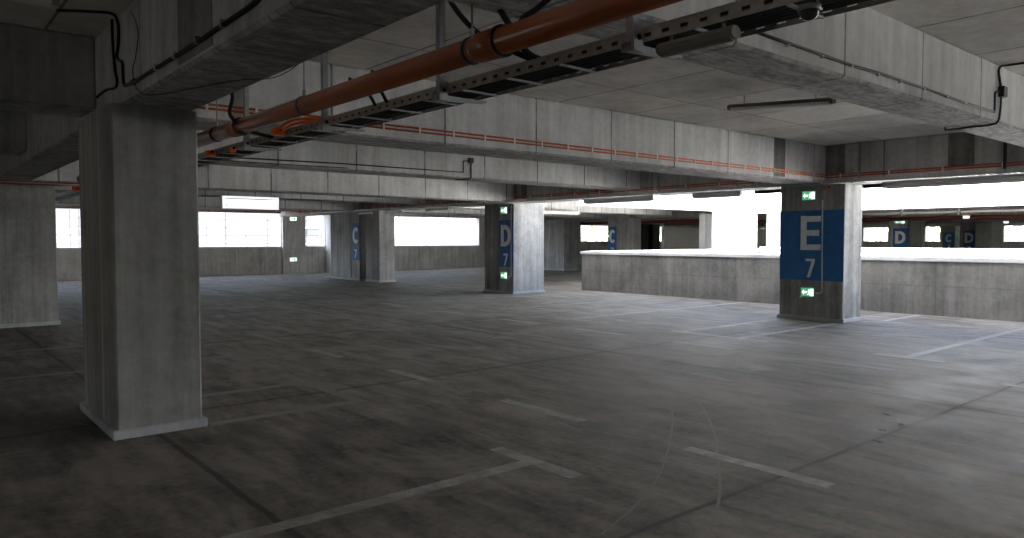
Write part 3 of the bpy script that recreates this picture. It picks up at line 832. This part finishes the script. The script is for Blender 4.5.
conduit_pair('pair of reddish conduits low on the girder over the E 7 pillar', [(-4, G2a - 0.012, 2.83), (33, G2a - 0.012, 2.83)], 0.045, 0.013, [0.5 + 0.9 * k for k in range(36)], 'u', plain('reddish_conduit', (0.36, 0.09, 0.04), 0.5))
conduit_pair('pair of reddish conduits on the far wall just above the windows', [(UMAX - 0.012, -8, 2.90), (UMAX - 0.012, 13.9, 2.90)], 0.06, 0.02, [], 'v', 'red_brown')
conduit_pair('pair of reddish conduits across the top of the left edge pillar', [(16.08, -8, 2.645), (16.08, 3.6, 2.645)], 0.05, 0.016, [], 'v', 'red_brown')

# clipped cables on beams
KB = 1.1266
t = thing('clipped_cable', 'thin black cable clipped along the lower face of the upper right beam', 'cable', (2.66, 5.6, 2.93))
RU = 2.67
MB().tube([(RU - .012, p[1], p[2]) for p in about_eye([(2.358, 3.35, 2.79), (2.358, 4.14, 2.783), (2.358, 5.0, 2.773), (2.358, 5.4, 2.780), (2.358, 6.2, 2.780), (2.358, 7.0, 2.768), (2.358, 7.76, 2.772)], KB)], 0.011, 8).build('cable_run', 'rubber', t)
for v in (3.74, 4.14, 4.56, 4.96, 5.36, 5.73, 6.16, 6.62, 7.03):
    v *= KB
    MB().box(RU - .026, RU, v - 0.007, v + 0.007, 2.903, 2.921).build('clip', 'white_plastic', t)
t = thing('cable_box', 'small dark cable box on the upper right beam, a cable rising from it', 'junction box', (RU - .03, 8.9, 3.14))
MB().box(RU - .06, RU, 8.86, 8.97, 3.09, 3.20).build('box', 'dark_metal', t, bevel=0.006)
MB().tube(bez([(RU - .016, 8.91, 3.18), (RU - .016, 8.86, 3.27), (RU - .02, 8.81, 3.35), (RU - .03, 8.85, 3.40), (RU - .08, 8.92, 3.414), (2.36, 8.93, 3.414), (1.3, 8.93, 3.414)]), 0.012, 8).build('cable_tail', 'rubber', t)
MB().tube([(RU - .016, 8.87, 3.15), (RU - .016, 8.74, 3.12), (RU - .016, 8.725, 3.11), (RU - .016, 8.725, 2.93)], 0.010, 8).build('conduit_stub', 'rubber', t)
MB().tube(bez([(RU - .016, 8.915, 3.10), (RU - .016, 8.90, 2.96), (RU - .012, 8.86, 2.84), (RU + .05, 8.86, 2.808), (2.9, 8.87, 2.808), (3.14, 8.87, 2.806), (3.165, 8.86, 2.84), (3.165, 8.85, 3.1), (3.165, 8.85, 3.4)]), 0.010, 8).build('cable_tail', 'rubber', t)
t = thing('clipped_cable', 'thick black cable clipped along the girder at the top left', 'cable', (5, 1.34, 2.72))
MB().tube(bez(onto_girder([(5.90, 1.343, 2.735), (5.86, 1.343, 2.727), (5.5, 1.343, 2.727), (5.0, 1.343, 2.722), (4.4, 1.343, 2.718), (3.9, 1.343, 2.722), (3.5, 1.343, 2.73), (3.4, 1.343, 2.78), (3.38, 1.343, 2.95), (3.38, 1.343, 3.15)])), 0.014, 8).build('cable_run', 'rubber', t)
for u in (5.50, 5.06, 4.60, 4.16):
    MB().box(u - 0.008, u + 0.008, 1.395, G1a, 2.765, 2.81).build('clip', 'white_plastic', t)
cable('black cable coming along the ceiling and down the girder end above the nearest pillar', [(6.84, 1.03, 3.416), (6.70, 1.25, 3.416), (6.64, 1.38, 3.412), (6.62, 1.413, 3.36), (6.58, 1.413, 3.272), (6.606, 1.413, 3.162), (6.66, 1.413, 3.082), (6.58, 1.413, 3.035), (6.48, 1.413, 3.0), (6.466, 1.413, 2.90), (6.44, 1.413, 2.82), (6.338, 1.413, 2.801), (6.10, 1.413, 2.802)], 0.012)
cable('second black cable beside it, bending left above the nearest pillar', [(6.80, 1.413, 3.41), (6.793, 1.413, 3.241), (6.769, 1.413, 3.114), (6.727, 1.413, 2.985), (6.67, 1.413, 2.88), (6.76, 1.413, 2.845), (7.072, 1.413, 2.876), (7.437, 1.413, 2.871)], 0.011)
cable('thin loose wire hanging in a bow on the girder at the top left', onto_girder([(5.88, 1.345, 3.25), (5.69, 1.345, 3.07), (5.76, 1.345, 2.91), (5.86, 1.345, 2.80)]) + [(6.0, 1.42, 2.70), (5.85, 1.50, 2.664), (5.5, 1.62, 2.666), (5.0, 1.80, 2.672), (4.80, 1.93, 2.668), (4.68, 2.0, 2.70), (4.6, 2.05, 2.75)], 0.003)
def on_b2(pts):
    return [(B2a + (p[0] - 10.43) * KB, p[1] * KB, 1.6 + (p[2] - 1.6) * KB) for p in pts]
cable('thin black cable with a bent end on the second cross beam', on_b2([(10.418, 1.8, 2.732), (10.418, 3.2, 2.742), (10.418, 5.3, 2.775), (10.418, 6.4, 2.775), (10.418, 7.63, 2.775), (10.418, 7.635, 2.97), (10.418, 7.75, 2.985)]), 0.012, sm=False)
t = thing('cable_box', 'small black cable box on the second cross beam at the bent cable end', 'junction box', (B2a, 8.79, 3.12))
MB().box(B2a - 0.06, B2a, 8.72, 8.83, 3.12, 3.22).build('box', 'dark_metal', t, bevel=0.008)
MB().tube(on_b2([(10.415, 7.80, 2.95), (10.415, 7.80, 2.70), (10.43, 7.78, 2.668), (10.73, 7.68, 2.668)]), 0.012, 8).build('cable_tail', 'rubber', t)
cable('thin dark wire along the lower beam edge right of the nearest pillar', on_b2([(10.416, 1.8, 2.71), (10.416, 4.0, 2.70), (10.416, 5.4, 2.712)]), 0.008)

# emergency exit signs
def exit_sign(label, uc, vf, z0, w=0.27, hgt=0.17, guard=False, arrow=-1, group='emergency exit signs'):
    t = thing('exit_sign', label, 'exit sign', (uc, vf, z0), group)
    MB().box(uc - w / 2 - .012, uc + w / 2 + .012, vf - 0.05, vf - 0.001, z0 - .012, z0 + hgt + .012).build('housing', 'grey_plastic', t, bevel=0.006)
    MB().box(uc - w / 2, uc + w / 2, vf - 0.053, vf - 0.05, z0, z0 + hgt).build('green_panel', 'exit_green', t)
    L = uc + w / 2      # reader's left
    y = z0 + hgt / 2
    d = vf - 0.055
    a = MB()
    a.prism([(L - w * .06, d, y), (L - w * .24, d, y + hgt * .32), (L - w * .24, d, y - hgt * .32)], (0, .002, 0))
    a.box(L - w * .46, L - w * .24, d, d + .002, y - hgt * .12, y + hgt * .12)
    a.build('arrow', 'exit_white', t)
    b = MB()
    b.box(L - w * .97, L - w * .70, d, d + .002, z0 + hgt * .08, z0 + hgt * .92)
    b.build('door_symbol', 'exit_white', t)
    b = MB()
    b.tube([(L - w * .62, d, y + hgt * .28), (L - w * .62, d + .002, y + hgt * .28)], hgt * .08, 10)
    for p, q in (((.66, .18), (.60, -.08)), ((.60, -.08), (.53, -.34)), ((.61, -.06), (.70, -.30)), ((.66, .14), (.52, .06))):
        b.tube([(L - w * p[0], d + .001, y + hgt * p[1]), (L - w * q[0], d + .001, y + hgt * q[1])], hgt * .045, 6)
    b.build('running_figure', 'exit_white', t)
    if guard:
        g = MB()
        for s in (-1, 1):
            x = uc + s * (w / 2 + 0.03)
            g.tube([(x, vf, z0 + hgt + .05), (x, vf - .085, z0 + hgt + .05), (x, vf - .085, z0 - .035), (x, vf, z0 - .035)], 0.006, 6)
        g.tube([(uc - w / 2 - .03, vf - .085, z0 + hgt + .05), (uc + w / 2 + .03, vf - .085, z0 + hgt + .05)], 0.006, 6)
        g.tube([(uc - w / 2 - .03, vf - .085, z0 - .035), (uc + w / 2 + .03, vf - .085, z0 - .035)], 0.006, 6)
        g.build('wire_guard', 'zinc', t)
    return t
exit_sign('green exit sign high on the E 7 pillar, above the blue panel', 7.39, 13.9, 2.385)
exit_sign('green exit sign low on the E 7 pillar inside a wire guard', 7.385, 13.9, 0.475, guard=True)
exit_sign('green exit sign high on the D 7 pillar, above its blue strip', 16.88, 13.9, 2.37, 0.30, 0.2)
exit_sign('green exit sign low on the D 7 pillar, below its blue strip', 16.88, 13.9, 0.44, 0.30, 0.2, guard=True)
exit_sign('tiny exit sign on the dim far pillar with the large D panel', 16.0, 39.2, 2.42, 0.5, 0.14)
# far pier signs face the viewer along u
def exit_sign_u(label, uf, vc, z0, w=0.34, hgt=0.17):
    t = thing('exit_sign', label, 'exit sign', (uf, vc, z0), 'emergency exit signs')
    MB().box(uf - 0.05, uf - .001, vc - w / 2 - .02, vc + w / 2 + .02, z0 - .02, z0 + hgt + .02).build('housing', 'grey_plastic', t, bevel=0.006)
    MB().box(uf - 0.053, uf - .05, vc - w / 2, vc + w / 2, z0, z0 + hgt).build('lit_panel', 'exit_white', t)
    MB().box(uf - 0.055, uf - .053, vc + w * .05, vc + w * .3, z0 + hgt * .2, z0 + hgt * .8).build('green_symbol', 'exit_green', t)
exit_sign_u('small lit exit sign high on the pier between the far windows', UMAX - 0.18, 14.44, 2.50)
exit_sign_u('small lit exit sign low on the pier between the far windows', UMAX - 0.18, 14.42, 0.58)
# feeder conduits down the pillars
t = thing('conduit', 'thin pale conduit running down the E 7 pillar across its blue panel', 'conduit', (7.11, 13.88, 0.55))
MB().tube(bez([(7.12, 13.883, 2.38), (7.115, 13.883, 1.6), (7.105, 13.883, 0.8), (7.105, 13.883, 0.62), (7.115, 13.883, 0.57), (7.16, 13.883, 0.55), (7.24, 13.883, 0.55)], 6), 0.012, 8).build('pipe_run', 'white_plastic', t)
for z in (2.2, 1.7, 1.2, 0.75):
    MB().box(7.09, 7.13, 13.868, 13.9, z - .01, z + .01).build('clip', 'grey_plastic', t)
t = thing('conduit', 'thin pale conduit running down the D 7 pillar beside its corner', 'conduit', (16.57, 13.88, 0.5))
MB().tube(bez([(16.585, 13.883, 2.6), (16.585, 13.883, 1.6), (16.585, 13.883, 0.6), (16.60, 13.883, 0.54), (16.66, 13.883, 0.52), (16.72, 13.883, 0.52)], 6), 0.012, 8).build('pipe_run', 'white_plastic', t)

# lightbox in front of the fourth cross beam
t = thing('lightbox', 'white lit panel hanging under the beams above the widest far window', 'light panel', (20.3, 7.6, 2.43), None)
MB().box(20.31, 20.45, 6.80, 8.40, 2.445, 2.80).build('case', 'white_plastic', t, bevel=0.006)
MB().box(20.305, 20.31, 6.82, 8.38, 2.455, 2.79).build('lit_face', 'lightbox', t)
MB().box(20.300, 20.305, 6.88, 8.33, 2.715, 2.735).build('tube_line', 'grey_plastic', t)
MB().box(20.300, 20.305, 6.89, 6.96, 2.535, 2.545).box(20.300, 20.305, 6.92, 6.93, 2.515, 2.565).build('cross_mark', 'dark_metal', t)
MB().tube(bez([(20.302, 8.13, 2.50), (20.302, 8.18, 2.545), (20.302, 8.24, 2.55), (20.302, 8.29, 2.50)], 5), 0.006, 6).build('squiggle_mark', 'grey_plastic', t)
MB().tube([(20.38, 7.0, 2.80), (20.38, 7.0, ZC)], 0.01, 6).tube([(20.38, 8.2, 2.80), (20.38, 8.2, ZC)], 0.01, 6).build('suspension', 'zinc', t)

# services in the halls beyond
tag(MB().box(26.0, 26.2, 32.9, 44.0, 0, 2.3).build('partition_wall', 'white_plastic'), 'pale grey low partition wall in the far hall, left of the white corner wall', 'wall')
def pipe_u(label, u0, u1, v, z, r, mat, n=10):
    return tag(MB().tube([(u0, v, z), (u1, v, z)], r, n).build('service_pipe', mat), label, 'pipe')
p = thing('service_pipe', 'pale pipe with brackets across the openings opposite, right of the E 7 pillar', 'pipe', (10, 33, 2.74))
MB().tube([(-10, 33, 2.73), (18.0, 33, 2.73)], 0.045, 10).build('pipe_run', 'white_plastic', p)
for u in (13.4, 11.2, 8.3, 5.2):
    MB().box(u - .04, u + .04, 32.9, 33.1, 2.62, ZC).build('bracket', 'grey_plastic', p)
pipe_u('reddish brown pipe low under the far hall ceiling, right of the E 7 pillar', -10, 30, 38, 2.62, 0.10, 'red_brown')
pipe_u('dark red pipe in the hall left of the white corner wall', 19, 33, 31.0, 2.56, 0.09, 'red_brown')
pipe_u('grey pipe in the hall left of the white corner wall', 19, 33, 30.0, 2.68, 0.05, 'zinc')
for (v, lab) in ((38.6, 'dark girder across the opposite hall, above the large far D pillar'), (52.0, 'farthest dark girder across the opposite hall')):
    beam(lab, -26, UMAX, v, v + 0.6, ZB, ZC, 'girder', 'far hall girders', 'concrete_girder')
for i, (u, v, lab) in enumerate(((11.6, 35.0, 'small bright lamp in the far hall below the pale pipe'), (18.0, 46, 'small bright lamp right of the large far D panel'), (13.6, 47, 'small bright lamp at the right of the small far D panel'))):
    t = thing('bulkhead_lamp', lab, 'lamp', (u, v, 2.5))
    MB().box(u - .12, u + .12, v - .06, v + .06, 2.50, 2.62).build('diffuser', 'lightbox', t, bevel=0.02)
    MB().box(u - .14, u + .14, v - .08, v + .08, 2.62, 2.68).tube([(u, v, 2.68), (u, v, ZC)], 0.012, 6).build('base', 'grey_plastic', t)

# litter near the saw-cut joint
def leaf(label, u, v, s, a):
    m = MB()
    pts = []
    for k in range(10):
        q = 2 * PI * k / 10
        rr = s * (1 + 0.25 * math.cos(3 * q + a))
        x, y = rr * math.cos(q), rr * .45 * math.sin(q)
        pts.append((u + x * math.cos(a) - y * math.sin(a), v + x * math.sin(a) + y * math.cos(a), 0.003 + 0.006 * abs(math.sin(q * 1.5 + a))))
    m.prism(pts, (0, 0, 0.002))
    return tag(m.build('dry_leaf', 'leaf'), label, 'leaf', 'dry leaves on the floor')
leaf('dry leaf beside the saw-cut joint, the one farthest back', 2.90, 6.90, 0.045, .4)
leaf('dry leaf just right of the saw-cut joint', 2.66, 6.62, 0.045, 1.1)
leaf('dry leaf below the saw-cut joint, nearest the viewer', 2.55, 5.92, 0.04, .1)
leaf('dry leaf far to the right near the picture edge', 1.62, 7.0, 0.04, 2.0)
tag(MB().prism([(2.70, 6.30, 0.0), (2.66, 6.33, 0.0), (2.69, 6.37, 0.0), (2.73, 6.34, 0.0)], (0, 0, 0.004)).build('paper_scrap', 'speck'), 'tiny pale scrap on the saw-cut joint between the leaves', 'litter')

# ------------------------------------------------------------------ light
w = bpy.data.worlds.new('sky'); scn.world = w; w.use_nodes = True
nt = w.node_tree
bg = nt.nodes['Background']
sky = nt.nodes.new('ShaderNodeTexSky')
sky.sky_type = 'NISHITA'
sky.sun_disc = False
SUN_EL, SUN_AZ = math.radians(60), Vector((-0.14, -0.98))     # (u, v) direction towards the sun
sky.sun_elevation = SUN_EL
sky.sun_rotation = math.atan2(SUN_AZ[1], SUN_AZ[0])
sky.air_density = 1.0
sky.dust_density = 2.5
sky.ozone_density = 1.0
hs = nt.nodes.new('ShaderNodeHueSaturation')
hs.inputs['Saturation'].default_value = 0.65
nt.links.new(sky.outputs[0], hs.inputs['Color'])
nt.links.new(hs.outputs[0], bg.inputs[0])
bg.inputs[1].default_value = 0.42
sd = bpy.data.lights.new('sun', 'SUN')
sd.energy = 26.0
sd.angle = math.radians(0.53)
sd.color = (1.0, 0.975, 0.94)
so = bpy.data.objects.new('sun', sd); COL.objects.link(so)
a = SUN_AZ.normalized()
to_sun = W((a[0] * math.cos(SUN_EL), a[1] * math.cos(SUN_EL), math.sin(SUN_EL)))
so.location = to_sun * 60
so.rotation_euler = to_sun.to_track_quat('Z', 'Y').to_euler()

# ------------------------------------------------------------------ camera
cam = bpy.data.cameras.new('camera')
cam.sensor_width = 36
cam.lens = 735 / 1024 * 36
cam.clip_end = 500
co = bpy.data.objects.new('camera', cam); COL.objects.link(co)
co.location = (0, 0, 1.6)
co.rotation_euler = (math.radians(90 - 2.28), 0, math.radians(-40.0))
scn.camera = co
# yaw: u is +Y, v is +X; looking 40 degrees from u towards v

scn.view_settings.view_transform = 'Standard'
scn.view_settings.look = 'None'
scn.view_settings.gamma = 1.0
scn.view_settings.use_curve_mapping = False
scn.view_settings.exposure = 1.8
scn.cycles.use_denoising = True
scn.cycles.max_bounces = 10
scn.cycles.diffuse_bounces = 8
scn.cycles.glossy_bounces = 4
scn.cycles.sample_clamp_indirect = 8.0
